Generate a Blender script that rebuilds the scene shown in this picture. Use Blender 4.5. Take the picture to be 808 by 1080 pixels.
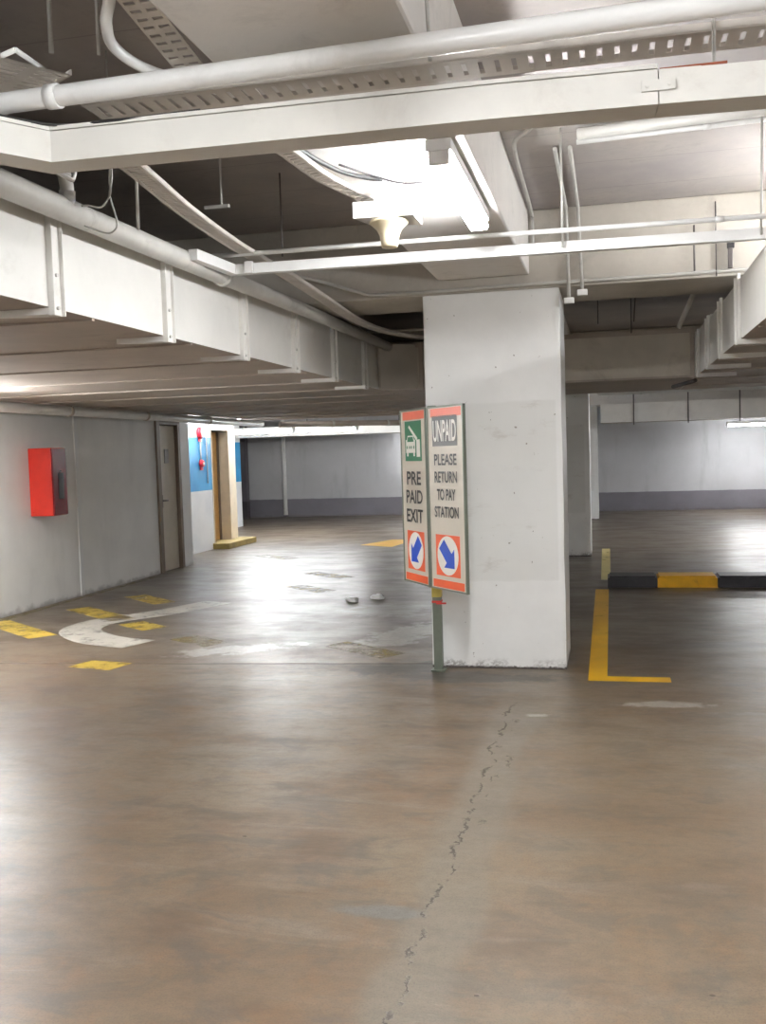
import bpy, bmesh, math, random
from mathutils import Vector, Matrix, noise as mnoise

random.seed(7)
for _o in list(bpy.data.objects):
    bpy.data.objects.remove(_o, do_unlink=True)
SC = bpy.context.scene
COL = SC.collection

# ------------------------------------------------------------------ camera, world, exposure
CAM_H = 1.55
cam_data = bpy.data.cameras.new('camera')
cam_data.sensor_fit = 'VERTICAL'
cam_data.sensor_height = 36.0
cam_data.sensor_width = 27.0
cam_data.lens = 35.0
cam_data.clip_start = 0.02
cam = bpy.data.objects.new('camera', cam_data)
COL.objects.link(cam)
_r = Vector((0.97438363, 0.2227602, -0.03089393))
_u = Vector((0.0172021, 0.06314527, 0.99785608))
_b = Vector((0.22423342, -0.97282607, 0.05769577))
cam.matrix_world = Matrix(((_r.x, _u.x, _b.x, 0.0), (_r.y, _u.y, _b.y, 0.0), (_r.z, _u.z, _b.z, CAM_H), (0, 0, 0, 1)))
SC.camera = cam

SC.view_settings.view_transform = 'Standard'
SC.view_settings.look = 'None'
SC.view_settings.gamma = 1.0
SC.view_settings.use_curve_mapping = False
SC.view_settings.exposure = 1.45

world = bpy.data.worlds.new('world')
SC.world = world
world.use_nodes = True
world.node_tree.nodes['Background'].inputs['Color'].default_value = (0.8, 0.85, 0.95, 1)
world.node_tree.nodes['Background'].inputs['Strength'].default_value = 0.02

# lamps (each is a fluorescent fixture built near the end, some added unseen as fill): x, y, z, direction, length, strength
TUBE = 80.0

# ------------------------------------------------------------------ colour and material helpers
def lin(c):
    return tuple((v / 12.92 if v <= 0.04045 else ((v + 0.055) / 1.055) ** 2.4) for v in c)

def rgb(r, g, b):
    return lin((r / 255, g / 255, b / 255)) + (1.0,)

class NT:
    """small expression helper for shader nodes"""
    def __init__(s, m):
        s.nt = m.node_tree
        s.n = s.nt.nodes
        s.l = s.nt.links
        s.bsdf = s.n['Principled BSDF']
        g = s.n.new('ShaderNodeNewGeometry')
        s.pos = g.outputs['Position']
        sep = s.n.new('ShaderNodeSeparateXYZ')
        s.l.new(s.pos, sep.inputs[0])
        s.x, s.y, s.z = sep.outputs[0], sep.outputs[1], sep.outputs[2]
    def put(s, sock, v):
        if isinstance(v, (int, float, tuple)):
            sock.default_value = v
        else:
            s.l.new(v, sock)
    def m(s, op, a, b=0.0, c=0.0, clamp=False):
        n = s.n.new('ShaderNodeMath')
        n.operation = op
        n.use_clamp = clamp
        for i, v in enumerate((a, b, c)):
            s.put(n.inputs[i], v)
        return n.outputs[0]
    def scale(s, sx, sy, sz):
        n = s.n.new('ShaderNodeMapping')
        n.inputs['Scale'].default_value = (sx, sy, sz)
        s.l.new(s.pos, n.inputs['Vector'])
        return n.outputs[0]
    def noise(s, sc, detail=4.0, rough=0.55, vec=None, dist=0.0):
        n = s.n.new('ShaderNodeTexNoise')
        n.inputs['Scale'].default_value = sc
        n.inputs['Detail'].default_value = detail
        n.inputs['Roughness'].default_value = rough
        n.inputs['Distortion'].default_value = dist
        s.l.new(vec if vec is not None else s.pos, n.inputs['Vector'])
        return n.outputs['Fac']
    def ramp(s, v, a, b):
        n = s.n.new('ShaderNodeMapRange')
        n.interpolation_type = 'SMOOTHSTEP'
        s.put(n.inputs[0], v)
        n.inputs[1].default_value = a
        n.inputs[2].default_value = b
        return n.outputs[0]
    def mix(s, f, a, b, mode='MIX'):
        n = s.n.new('ShaderNodeMix')
        n.data_type = 'RGBA'
        n.blend_type = mode
        s.put(n.inputs[0], f)
        s.put(n.inputs[6], a)
        s.put(n.inputs[7], b)
        return n.outputs[2]
    def bump(s, h, st=0.3, d=0.01):
        n = s.n.new('ShaderNodeBump')
        n.inputs['Strength'].default_value = st
        n.inputs['Distance'].default_value = d
        s.l.new(h, n.inputs['Height'])
        s.l.new(n.outputs[0], s.bsdf.inputs['Normal'])
    def blob(s, cx, cy, rx, ry, ang=0.0, wob=0.5, nz=None):
        """soft edged ellipse on the floor, edge broken by noise"""
        ca, sa = math.cos(ang), math.sin(ang)
        dx = s.m('SUBTRACT', s.x, cx)
        dy = s.m('SUBTRACT', s.y, cy)
        u = s.m('DIVIDE', s.m('ADD', s.m('MULTIPLY', dx, ca), s.m('MULTIPLY', dy, sa)), rx)
        v = s.m('DIVIDE', s.m('SUBTRACT', s.m('MULTIPLY', dy, ca), s.m('MULTIPLY', dx, sa)), ry)
        d = s.m('SQRT', s.m('ADD', s.m('MULTIPLY', u, u), s.m('MULTIPLY', v, v)))
        d = s.m('ADD', d, s.m('MULTIPLY', s.m('SUBTRACT', nz, 0.5), wob * 4))
        return s.ramp(d, 1.0, 0.55)

MATS = {}
def newmat(name):
    m = bpy.data.materials.new(name)
    m.use_nodes = True
    MATS[name] = m
    return m, NT(m)

def plain(name, c, rough=0.5, metal=0.0, var=0.12, sc=6.0, dirt=None, dirt_amt=0.0, bump=0.0, spec=0.5):
    m, t = newmat(name)
    n = t.noise(sc, 5.0, 0.6)
    dark = tuple(v * (1 - var) for v in c[:3]) + (1.0,)
    lite = tuple(min(1.0, v * (1 + var * 0.5)) for v in c[:3]) + (1.0,)
    col = t.mix(t.ramp(n, 0.3, 0.7), dark, lite)
    if dirt:
        n2 = t.noise(sc * 0.7, 8.0, 0.7, dist=0.5)
        col = t.mix(t.m('MULTIPLY', t.ramp(n2, 0.55, 0.75), dirt_amt), col, dirt)
    t.put(t.bsdf.inputs['Base Color'], col)
    t.bsdf.inputs['Metallic'].default_value = metal
    t.put(t.bsdf.inputs['Roughness'], t.m('ADD', t.m('MULTIPLY', n, 0.15), rough - 0.07))
    t.bsdf.inputs['Specular IOR Level'].default_value = spec
    if bump:
        t.bump(t.noise(sc * 12, 4.0), bump, 0.004)
    return m

def emit(name, c, st):
    m, t = newmat(name)
    t.bsdf.inputs['Base Color'].default_value = (0.8, 0.8, 0.8, 1)
    t.bsdf.inputs['Emission Color'].default_value = c
    t.bsdf.inputs['Emission Strength'].default_value = st
    return m

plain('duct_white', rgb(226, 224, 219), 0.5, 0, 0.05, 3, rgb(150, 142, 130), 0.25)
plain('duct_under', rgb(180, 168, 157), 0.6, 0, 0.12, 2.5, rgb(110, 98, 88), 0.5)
plain('duct_dull', rgb(206, 198, 186), 0.6, 0, 0.10, 2.5, rgb(120, 108, 96), 0.4)
plain('pipe_white', rgb(232, 232, 230), 0.32, 0, 0.05, 5, rgb(160, 155, 150), 0.25)
plain('pipe_grey', rgb(196, 194, 188), 0.45, 0, 0.1, 5, rgb(110, 104, 98), 0.4)
plain('trunk_white', rgb(222, 220, 214), 0.4, 0, 0.06, 4, rgb(165, 155, 145), 0.3)
plain('tray_metal', rgb(206, 200, 192), 0.5, 0.0, 0.1, 7, rgb(120, 110, 100), 0.3)
plain('rod_metal', rgb(190, 188, 182), 0.4, 0.2, 0.1, 20)
plain('dark_rod', rgb(90, 84, 82), 0.5, 0.2, 0.1, 20)
plain('cable_black', rgb(38, 36, 38), 0.5, 0, 0.2, 20)
plain('horn_cream', rgb(228, 216, 186), 0.4, 0, 0.06, 14)
plain('hose_red', rgb(206, 50, 36), 0.3, 0, 0.08, 8)
plain('hose_front', rgb(112, 14, 20), 0.22, 0, 0.1, 8, spec=.35)
plain('black_gloss', rgb(16, 8, 8), 0.4, 0, 0.1, 8)
plain('alarm_red', rgb(226, 40, 60), 0.35, 0, 0.06, 20)
plain('door_beige', rgb(196, 186, 168), 0.5, 0, 0.08, 4, rgb(140, 128, 110), 0.3)
plain('door_frame_brown', rgb(120, 104, 88), 0.5, 0, 0.1, 6)
plain('door_ochre', rgb(214, 170, 104), 0.45, 0, 0.12, 5, rgb(150, 100, 50), 0.3)
plain('frame_cream', rgb(220, 206, 182), 0.5, 0, 0.08, 6, rgb(160, 140, 110), 0.3)
plain('step_yellow', rgb(150, 130, 70), 0.7, 0, 0.25, 6, rgb(90, 84, 70), 0.6)
plain('sign_board', rgb(200, 192, 178), 0.35, 0, 0.04, 6)
plain('sign_frame', rgb(118, 124, 112), 0.4, 0.3, 0.1, 12)
plain('sign_orange', rgb(232, 92, 42), 0.4, 0, 0.06, 10)
plain('sign_red', rgb(230, 108, 78), 0.4, 0, 0.06, 10)
plain('sign_green', rgb(24, 112, 72), 0.4, 0, 0.06, 10)
plain('sign_white', rgb(232, 228, 220), 0.4, 0, 0.03, 10)
plain('sign_black', rgb(34, 32, 32), 0.4, 0, 0.1, 10)
plain('sign_charcoal', rgb(62, 60, 58), 0.4, 0, 0.1, 10)
plain('sign_blue', rgb(12, 74, 196), 0.4, 0, 0.05, 10)
plain('tape_yellow', rgb(200, 180, 90), 0.5, 0, 0.1, 20)
plain('tape_red', rgb(214, 70, 60), 0.5, 0, 0.1, 20)
plain('paper_white', rgb(250, 250, 248), 0.8, 0, 0.03, 20)
plain('notice_grey', rgb(120, 118, 112), 0.4, 0, 0.2, 60)
plain('rust', rgb(150, 80, 55), 0.8, 0, 0.2, 20)
plain('lamp_body', rgb(236, 236, 236), 0.35, 0, 0.03, 10)
plain('chrome', rgb(180, 180, 180), 0.2, 0.9, 0.05, 10)
emit('tube_glow_new', (0.97, 0.985, 1.0, 1), TUBE * 1.25)
emit('tube_glow_old', (0.97, 0.985, 1.0, 1), TUBE * .6)
emit('tube_glow', (0.97, 0.985, 1.0, 1), TUBE)

def wall_mat(name, base, band=None, band_z=0.45, dirt=rgb(150, 145, 138), amt=0.35, drips=0.3):
    m, t = newmat(name)
    n = t.noise(1.3, 6.0, 0.6)
    col = t.mix(t.ramp(n, 0.3, 0.7), tuple(v * 0.9 for v in base[:3]) + (1.0,), base)
    st = t.noise(1.0, 6.0, 0.65, vec=t.scale(2.2, 2.2, 0.35))
    col = t.mix(t.m('MULTIPLY', t.ramp(st, 0.52, 0.75), drips), col, dirt)
    foot = t.m('MULTIPLY', t.ramp(t.m('ADD', t.z, t.m('MULTIPLY', t.m('SUBTRACT', t.noise(7.0), 0.5), 0.16)), 0.07, 0.0), amt)
    if band:
        e = t.m('ADD', t.z, t.m('MULTIPLY', t.m('SUBTRACT', t.noise(6.0), 0.5), 0.02))
        b2 = t.mix(t.ramp(n, 0.3, 0.7), tuple(v * 0.8 for v in band[:3]) + (1.0,), band)
        col = t.mix(t.ramp(e, band_z + 0.01, band_z - 0.01), col, b2)
    col = t.mix(foot, col, rgb(90, 82, 74))
    t.put(t.bsdf.inputs['Base Color'], col)
    t.bsdf.inputs['Roughness'].default_value = 0.6
    t.bump(t.noise(30.0, 4.0), 0.15, 0.004)
    return m

wall_mat('wall_white', rgb(236, 235, 231), amt=.5, drips=.15)
wall_mat('wall_far', rgb(186, 186, 188), rgb(118, 115, 122), 0.46, dirt=rgb(140, 138, 138), drips=0.5)
wall_mat('wall_dark', rgb(90, 86, 92), rgb(60, 56, 62), 0.46)
wall_mat('pier_white', rgb(236, 236, 234), drips=0.1)

def blue_wall():
    m, t = newmat('wall_blue_band')
    n = t.noise(1.5, 5.0)
    w = t.mix(t.ramp(n, .3, .7), rgb(224, 226, 228), rgb(238, 238, 238))
    b = t.mix(t.ramp(n, .3, .7), rgb(40, 140, 196), rgb(52, 160, 216))
    inb = t.m('MULTIPLY', t.m('GREATER_THAN', t.z, 1.03), t.m('LESS_THAN', t.z, 1.93))
    t.put(t.bsdf.inputs['Base Color'], t.mix(inb, w, b))
    t.bsdf.inputs['Roughness'].default_value = 0.5
blue_wall()

def concrete(name, a, b, sc=1.2, lines=True, rough=0.85):
    m, t = newmat(name)
    n = t.noise(sc, 8.0, 0.62)
    n2 = t.noise(sc * 4, 6.0, 0.7, dist=0.3)
    col = t.mix(t.ramp(n, 0.3, 0.7), a, b)
    col = t.mix(t.m('MULTIPLY', t.ramp(n2, 0.5, 0.75), 0.35), col, tuple(v * 0.6 for v in a[:3]) + (1.0,))
    if lines:   # board marks left by the formwork
        f = t.m('FRACT', t.m('MULTIPLY', t.y, 1 / 0.6))
        ln = t.m('LESS_THAN', f, 0.015)
        col = t.mix(t.m('MULTIPLY', ln, 0.4), col, tuple(v * 0.5 for v in a[:3]) + (1.0,))
    t.put(t.bsdf.inputs['Base Color'], col)
    t.bsdf.inputs['Roughness'].default_value = rough
    t.bump(n2, 0.3, 0.01)
    return m

concrete('slab_concrete', rgb(160, 154, 154), rgb(184, 178, 172), lines=True)
concrete('beam_concrete', rgb(176, 170, 160), rgb(200, 194, 184), lines=False)
concrete('beam_painted', rgb(214, 210, 206), rgb(226, 222, 216), lines=False, rough=0.7)

def column_mat():
    m, t = newmat('column_paint')
    n = t.noise(1.6, 5.0, 0.6)
    col = t.mix(t.ramp(n, .3, .7), rgb(230, 230, 228), rgb(240, 240, 238))
    # a repainted patch, slightly duller than the rest, between 0.6 m and 1.95 m
    e = t.m('MULTIPLY', t.m('SUBTRACT', t.noise(5.0), 0.5), 0.03)
    zz = t.m('ADD', t.z, e)
    patch = t.m('MULTIPLY', t.ramp(zz, 0.62, 0.64), t.ramp(zz, 1.90, 1.88))
    patch = t.m('MULTIPLY', patch, t.ramp(t.x, -0.36, -0.38))
    col = t.mix(t.m('MULTIPLY', patch, 0.45), col, rgb(216, 216, 212))
    sm = t.noise(3.0, 6.0, 0.7, vec=t.scale(1.0, 1.0, 2.5))
    col = t.mix(t.m('MULTIPLY', t.m('MULTIPLY', t.ramp(sm, .56, .72), patch), 0.35), col, rgb(176, 168, 156))
    chips = t.noise(42.0, 5.0, 0.75)
    low = t.m('MULTIPLY', t.ramp(t.z, 0.09, 0.0), t.ramp(t.noise(4.0, 3.0, .6), .38, .6))
    ch = t.m('MULTIPLY', low, t.ramp(chips, 0.42, 0.56))
    col = t.mix(ch, col, rgb(104, 96, 88))
    line = t.ramp(t.m('ADD', t.z, t.m('MULTIPLY', t.m('SUBTRACT', chips, .5), 0.05)), 0.022, 0.008)
    col = t.mix(line, col, rgb(80, 74, 70))
    sp = t.m('MULTIPLY', t.ramp(t.noise(26.0, 2.0, 0.5), 0.73, 0.76), 0.8)
    col = t.mix(sp, col, rgb(130, 120, 110))
    t.put(t.bsdf.inputs['Base Color'], col)
    t.bsdf.inputs['Roughness'].default_value = 0.45
    t.bump(t.noise(14.0, 4.0), 0.12, 0.006)
column_mat()

def floor_mat():
    m, t = newmat('floor_concrete')
    big = t.noise(0.55, 5.0, 0.6, dist=0.4)
    mid = t.noise(1.7, 6.0, 0.65, vec=t.scale(0.75, 1.3, 1))
    swp = t.noise(2.2, 6.0, 0.65, vec=t.scale(0.5, 2.0, 1), dist=0.8)
    fine = t.noise(22.0, 5.0, 0.7)
    grain = t.noise(140.0, 2.0, 0.6)
    nz = t.noise(5.0, 5.0, 0.7)
    col = t.mix(t.ramp(big, .35, .65), rgb(110, 89, 66), rgb(128, 114, 95))
    col = t.mix(t.m('MULTIPLY', t.ramp(mid, .48, .68), .7), col, rgb(86, 66, 46))
    col = t.mix(t.m('MULTIPLY', t.ramp(swp, .52, .72), .55), col, rgb(134, 126, 114))
    org = t.noise(2.6, 8.0, 0.7, dist=1.2)
    col = t.mix(t.m('MULTIPLY', t.ramp(org, .48, .64), .45), col, rgb(124, 94, 62))
    gry = t.noise(3.4, 8.0, 0.72, vec=t.scale(.8, 1.4, 2.0), dist=.6)
    col = t.mix(t.m('MULTIPLY', t.ramp(gry, .48, .62), .5), col, rgb(78, 75, 70))
    # darker, worn driving lane further in
    far = t.m('MULTIPLY', t.ramp(t.m('ADD', t.y, t.m('MULTIPLY', t.m('SUBTRACT', nz, .5), 3.0)), 6.6, 8.4), .75)
    dk = t.mix(t.ramp(mid, .4, .62), rgb(104, 95, 82), rgb(70, 61, 52))
    col = t.mix(far, col, dk)
    # pale mortar strip beside the long crack and the patch joining it
    wob = t.m('MULTIPLY', t.m('SUBTRACT', t.noise(1.4, 4.0, .6), .5), .35)
    dx = t.m('ABSOLUTE', t.m('ADD', t.m('ADD', t.x, .58), wob))
    strip = t.m('MULTIPLY', t.ramp(dx, .17, .09), t.ramp(t.y, 7.0, 5.2))
    col = t.mix(t.m('MULTIPLY', strip, .75), col, rgb(124, 115, 101))
    right = t.m('MULTIPLY', t.ramp(t.x, -.55, -.3), t.m('MULTIPLY', t.ramp(nz, .35, .6), .35))
    col = t.mix(right, col, rgb(124, 108, 88))
    patch = t.blob(-.80, 3.2, .19, .06, .05, .35, nz)
    col = t.mix(t.m('MULTIPLY', patch, .9), col, rgb(112, 111, 106))
    # cement and water stains
    for a in ((-.46, 5.78, .10, .05, 0, rgb(196, 192, 186), .7), (.35, 6.12, .32, .09, .1, rgb(178, 172, 162), .7),
              (1.3, 5.95, .9, .06, .0, rgb(136, 131, 122), .5), (-3.0, 7.55, .62, .2, .5, rgb(190, 187, 182), .7),
              (-1.75, 8.3, .28, .8, -.3, rgb(176, 172, 164), .7), (-2.2, 9.6, .5, .5, .2, rgb(150, 146, 140), .5),
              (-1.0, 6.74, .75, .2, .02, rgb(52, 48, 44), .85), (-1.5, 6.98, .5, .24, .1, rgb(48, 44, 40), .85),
              (-.18, 7.4, .12, .9, 0, rgb(120, 96, 62), .5), (.9, 8.0, 1.2, .16, .05, rgb(78, 64, 52), .7)):
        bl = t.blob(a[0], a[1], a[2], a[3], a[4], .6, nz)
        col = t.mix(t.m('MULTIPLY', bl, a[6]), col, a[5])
    col = t.mix(t.m('MULTIPLY', t.ramp(fine, .35, .7), .6), col, t.mix(.5, col, rgb(80, 70, 60)), )
    col = t.mix(t.m('MULTIPLY', t.ramp(grain, .45, .7), .35), col, rgb(70, 62, 54))
    # the long crack, broken up along its length
    w1 = t.m('MULTIPLY', t.m('SUBTRACT', t.noise(3.0, 6.0, .75), .5), .26)
    c1 = t.m('ABSOLUTE', t.m('ADD', t.m('ADD', t.x, .62), w1))
    br = t.ramp(t.noise(9.0, 3.0, .6), .40, .52)
    crack = t.m('MULTIPLY', t.m('MULTIPLY', t.ramp(c1, .009, .003), br), t.ramp(t.y, 6.2, 5.8))
    c2 = t.m('ABSOLUTE', t.m('ADD', t.m('ADD', t.x, .545), t.m('MULTIPLY', w1, 1.6)))
    crack2 = t.m('MULTIPLY', t.m('MULTIPLY', t.ramp(c2, .007, .003), t.ramp(t.noise(7.0, 3.0, .6), .52, .6)), t.m('MULTIPLY', t.ramp(t.y, 5.9, 5.6), t.ramp(t.y, 3.6, 3.9)))
    # construction joint across the lane
    jy = t.m('ADD', t.m('SUBTRACT', t.y, 7.24), t.m('ADD', t.m('MULTIPLY', t.x, -.077), t.m('MULTIPLY', t.m('SUBTRACT', t.noise(2.0), .5), .06)))
    joint = t.m('MULTIPLY', t.m('MULTIPLY', t.ramp(t.m('ABSOLUTE', jy), .02, .008), t.ramp(t.x, -1.2, -1.4)), t.m('MULTIPLY', t.ramp(t.x, -5.2, -4.8), .8))
    # small dark pits
    v = t.n.new('ShaderNodeTexVoronoi')
    v.inputs['Scale'].default_value = 3.4
    t.l.new(t.scale(1.0, 1.6, 1.0), v.inputs['Vector'])
    cc = t.n.new('ShaderNodeSeparateColor')
    t.l.new(v.outputs['Color'], cc.inputs[0])
    pit = t.m('MULTIPLY', t.ramp(t.m('ADD', v.outputs['Distance'], t.m('MULTIPLY', t.noise(40.0), .05)), .064, .052), t.m('GREATER_THAN', cc.outputs[0], .62))
    marks = t.m('MAXIMUM', t.m('MAXIMUM', crack, crack2), t.m('MAXIMUM', joint, t.m('MULTIPLY', pit, .8)))
    col = t.mix(t.m('MULTIPLY', marks, .75), col, rgb(52, 46, 42))
    t.put(t.bsdf.inputs['Base Color'], col)
    ro = t.m('ADD', .31, t.m('MULTIPLY', t.ramp(mid, .3, .7), .10))
    ro = t.m('ADD', ro, t.m('MULTIPLY', t.ramp(nz, .3, .7), .05))
    ro = t.m('ADD', ro, t.m('MULTIPLY', marks, .3))
    t.put(t.bsdf.inputs['Roughness'], ro)
    t.bsdf.inputs['Specular IOR Level'].default_value = .6
    h = t.m('ADD', t.m('MULTIPLY', swp, .6), t.m('MULTIPLY', fine, .12))
    h = t.m('SUBTRACT', h, t.m('MULTIPLY', marks, .5))
    t.bump(h, .25, .02)
floor_mat()

def paint_mat(name, c, wear=.5, under=None, rough=.4, cover=1.0):
    m, t = newmat(name)
    n = t.noise(5.0, 9.0, .75)
    w = t.ramp(n, wear + .09, wear - .09)
    c2 = t.mix(t.ramp(t.noise(3.0), .3, .7), tuple(v * .85 for v in c[:3]) + (1.0,), c)
    t.put(t.bsdf.inputs['Base Color'], c2)
    t.put(t.bsdf.inputs['Alpha'], t.m('MULTIPLY', w, cover))
    t.bsdf.inputs['Roughness'].default_value = rough
    return m
paint_mat('line_yellow', rgb(232, 178, 10), .68)
paint_mat('line_yellow_worn', rgb(206, 176, 70), .55, cover=.85)
paint_mat('line_yellow_faint', rgb(170, 148, 84), .50, cover=.5)
paint_mat('line_pale_worn', rgb(222, 204, 130), .64)
paint_mat('line_white_worn', rgb(206, 200, 188), .60, cover=.75)
plain('kerb_yellow', rgb(226, 170, 10), .5, 0, .12, 7, rgb(110, 84, 24), .6)
plain('kerb_black', rgb(44, 42, 46), .5, 0, .12, 7, rgb(84, 80, 78), .4)

# ------------------------------------------------------------------ mesh helpers
def link(name, bm, mat, parent=None, smooth=False):
    me = bpy.data.meshes.new(name)
    bmesh.ops.recalc_face_normals(bm, faces=bm.faces)
    bm.to_mesh(me)
    bm.free()
    mats = mat if isinstance(mat, (list, tuple)) else [mat]
    for x in mats:
        me.materials.append(MATS[x])
    if smooth:
        for p in me.polygons:
            p.use_smooth = True
    o = bpy.data.objects.new(name, me)
    COL.objects.link(o)
    if parent is not None:
        o.parent = parent
        o.matrix_parent_inverse = parent.matrix_basis.inverted()
    return o

def empty(name, loc):
    o = bpy.data.objects.new(name, None)
    o.location = loc
    o.empty_display_size = .1
    COL.objects.link(o)
    return o

def tag(o, label, cat=None, group=None):
    o['label'] = label
    if cat:
        o['category'] = cat
    if group:
        o['group'] = group
    return o

def structure(o, label=None, cat=None):
    o['kind'] = 'structure'
    if label:
        o['label'] = label
    if cat:
        o['category'] = cat
    return o

def box(bm, x0, x1, y0, y1, z0, z1, bev=0.0, mi=0, mat4=None):
    vs = [bm.verts.new((x, y, z)) for x in (x0, x1) for y in (y0, y1) for z in (z0, z1)]
    F = [(0, 1, 3, 2), (4, 6, 7, 5), (0, 4, 5, 1), (2, 3, 7, 6), (0, 2, 6, 4), (1, 5, 7, 3)]
    fs = []
    for f in F:
        fc = bm.faces.new([vs[i] for i in f])
        fc.material_index = mi
        fs.append(fc)
    if bev > 0:
        es = list({e for f in fs for e in f.edges})
        r = bmesh.ops.bevel(bm, geom=es, offset=bev, segments=2, affect='EDGES', profile=.5)
        for f in r['faces']:
            f.material_index = mi
    if mat4 is not None:
        bmesh.ops.transform(bm, matrix=mat4, verts=[v for v in bm.verts if v in set(vs) or True])
    return vs

def B(*a, **k):
    bm = bmesh.new()
    box(bm, *a, **k)
    return bm

def ring(bm, c, u, v, r, n):
    return [bm.verts.new(c + u * (r * math.cos(2 * math.pi * i / n)) + v * (r * math.sin(2 * math.pi * i / n))) for i in range(n)]

def tube(bm, pts, r, n=12, mi=0, cap=True):
    """round pipe through a list of points (radius may be a list)"""
    P = [Vector(p) for p in pts]
    R = r if isinstance(r, (list, tuple)) else [r] * len(P)
    T = []
    for i in range(len(P)):
        a = P[max(i - 1, 0)]
        b = P[min(i + 1, len(P) - 1)]
        T.append((b - a).normalized())
    ref = Vector((0, 0, 1)) if abs(T[0].z) < .9 else Vector((1, 0, 0))
    u = T[0].cross(ref).normalized()
    rings = []
    for i in range(len(P)):
        u = (u - T[i] * u.dot(T[i])).normalized()
        v = T[i].cross(u).normalized()
        rings.append(ring(bm, P[i], u, v, R[i], n))
    for a, b in zip(rings, rings[1:]):
        for i in range(n):
            f = bm.faces.new((a[i], a[(i + 1) % n], b[(i + 1) % n], b[i]))
            f.smooth = True
            f.material_index = mi
    if cap:
        for rr in (rings[0], rings[-1]):
            f = bm.faces.new(rr)
            f.material_index = mi

def T_(pts, r, n=12):
    bm = bmesh.new()
    tube(bm, pts, r, n)
    return bm

def smooth_pts(pts, k=6):
    """Catmull-Rom through pts"""
    P = [Vector(p) for p in pts]
    P = [P[0] * 2 - P[1]] + P + [P[-1] * 2 - P[-2]]
    out = []
    for i in range(1, len(P) - 2):
        for j in range(k):
            t = j / k
            a, b, c, d = P[i - 1], P[i], P[i + 1], P[i + 2]
            out.append(.5 * ((2 * b) + (c - a) * t + (2 * a - 5 * b + 4 * c - d) * t * t + (3 * b - a - 3 * c + d) * t ** 3))
    out.append(P[-2])
    return out

def flat_poly(bm, pts, z0, z1, mi=0):
    """prism from a floor polygon"""
    lo = [bm.verts.new((p[0], p[1], z0)) for p in pts]
    hi = [bm.verts.new((p[0], p[1], z1)) for p in pts]
    n = len(pts)
    bm.faces.new(lo).material_index = mi
    bm.faces.new(hi).material_index = mi
    for i in range(n):
        bm.faces.new((lo[i], lo[(i + 1) % n], hi[(i + 1) % n], hi[i])).material_index = mi

def lathe(bm, prof, c, n=32, mi=0):
    rings = []
    for r, z in prof:
        rings.append([bm.verts.new((c[0] + r * math.cos(2 * math.pi * i / n), c[1] + r * math.sin(2 * math.pi * i / n), c[2] + z)) for i in range(n)])
    for a, b in zip(rings, rings[1:]):
        for i in range(n):
            f = bm.faces.new((a[i], a[(i + 1) % n], b[(i + 1) % n], b[i]))
            f.smooth = True
            f.material_index = mi
    for rr in (rings[0], rings[-1]):
        bm.faces.new(rr)

def ribbon_path(bm, pts, w, t, slot=None, lip=.0, mi=0):
    """flat tray following a path (width sideways, thickness down); slot=(pitch,len frac) cuts real slots across it"""
    P = [Vector(p) for p in pts]
    # resample evenly
    L = [0]
    for a, b in zip(P, P[1:]):
        L.append(L[-1] + (b - a).length)
    def at(s):
        for i in range(len(P) - 1):
            if s <= L[i + 1] or i == len(P) - 2:
                f = (s - L[i]) / max(1e-6, L[i + 1] - L[i])
                return P[i].lerp(P[i + 1], f), (P[min(i + 2, len(P) - 1)] - P[max(i - 1, 0)]).normalized()
    tot = L[-1]
    pitch = slot[0] if slot else .2
    n = max(2, int(tot / pitch))
    def sect(s):
        p, d = at(s)
        side = Vector((d.y, -d.x, 0)).normalized()
        up = side.cross(d).normalized()
        if up.z < 0:
            up = -up
        return p, side, up
    cuts = []
    for k in range(n):
        s0 = tot * k / n
        if slot:
            cuts += [(s0, 0), (s0 + tot / n * (1 - slot[1]), 1)]
        else:
            cuts += [(s0, 0)]
    cuts.append((tot, 0))
    e = [-.5, -.30, .30, .5] if not (slot and len(slot) > 2) else [-.5, -.40, -.08, .08, .40, .5]
    hole_cols = (1,) if len(e) == 4 else (1, 3)
    rows = []
    for s, _ in cuts:
        p, side, up = sect(s)
        rows.append(([bm.verts.new(p + side * (w * x)) for x in e], [bm.verts.new(p + side * (w * x) - up * t) for x in e]))
    m = len(e)
    for k in range(len(rows) - 1):
        (a, a2), (b, b2) = rows[k], rows[k + 1]
        hole = slot and cuts[k][1] == 1
        for j in range(m - 1):
            if hole and j in hole_cols:
                for (q, r) in ((j, j), (j + 1, j + 1)):
                    bm.faces.new((a[q], b[q], b2[q], a2[q]))
                continue
            bm.faces.new((a[j], a[j + 1], b[j + 1], b[j]))
            bm.faces.new((a2[j], b2[j], b2[j + 1], a2[j + 1]))
            if slot:
                prev_hole = k > 0 and cuts[k - 1][1] == 1
                next_hole = k + 1 < len(cuts) - 1 and cuts[k + 1][1] == 1
                if j in hole_cols and prev_hole:
                    bm.faces.new((a[j], a2[j], a2[j + 1], a[j + 1]))
                if j in hole_cols and next_hole:
                    bm.faces.new((b[j], b[j + 1], b2[j + 1], b2[j]))
        bm.faces.new((a[0], b[0], b2[0], a2[0]))
        bm.faces.new((a[-1], a2[-1], b2[-1], b[-1]))
    if lip > 0:
        for sgn in (-.5, .5):
            prev = None
            for s, _ in cuts[::2] if slot else cuts:
                p, side, up = sect(s)
                c = p + side * (w * sgn)
                o = side * (.003 if sgn > 0 else -.003)
                q = [bm.verts.new(c), bm.verts.new(c + o), bm.verts.new(c + o + up * lip), bm.verts.new(c + up * lip)]
                if prev:
                    for i in range(4):
                        bm.faces.new((prev[i], prev[(i + 1) % 4], q[(i + 1) % 4], q[i]))
                prev = q

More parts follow.
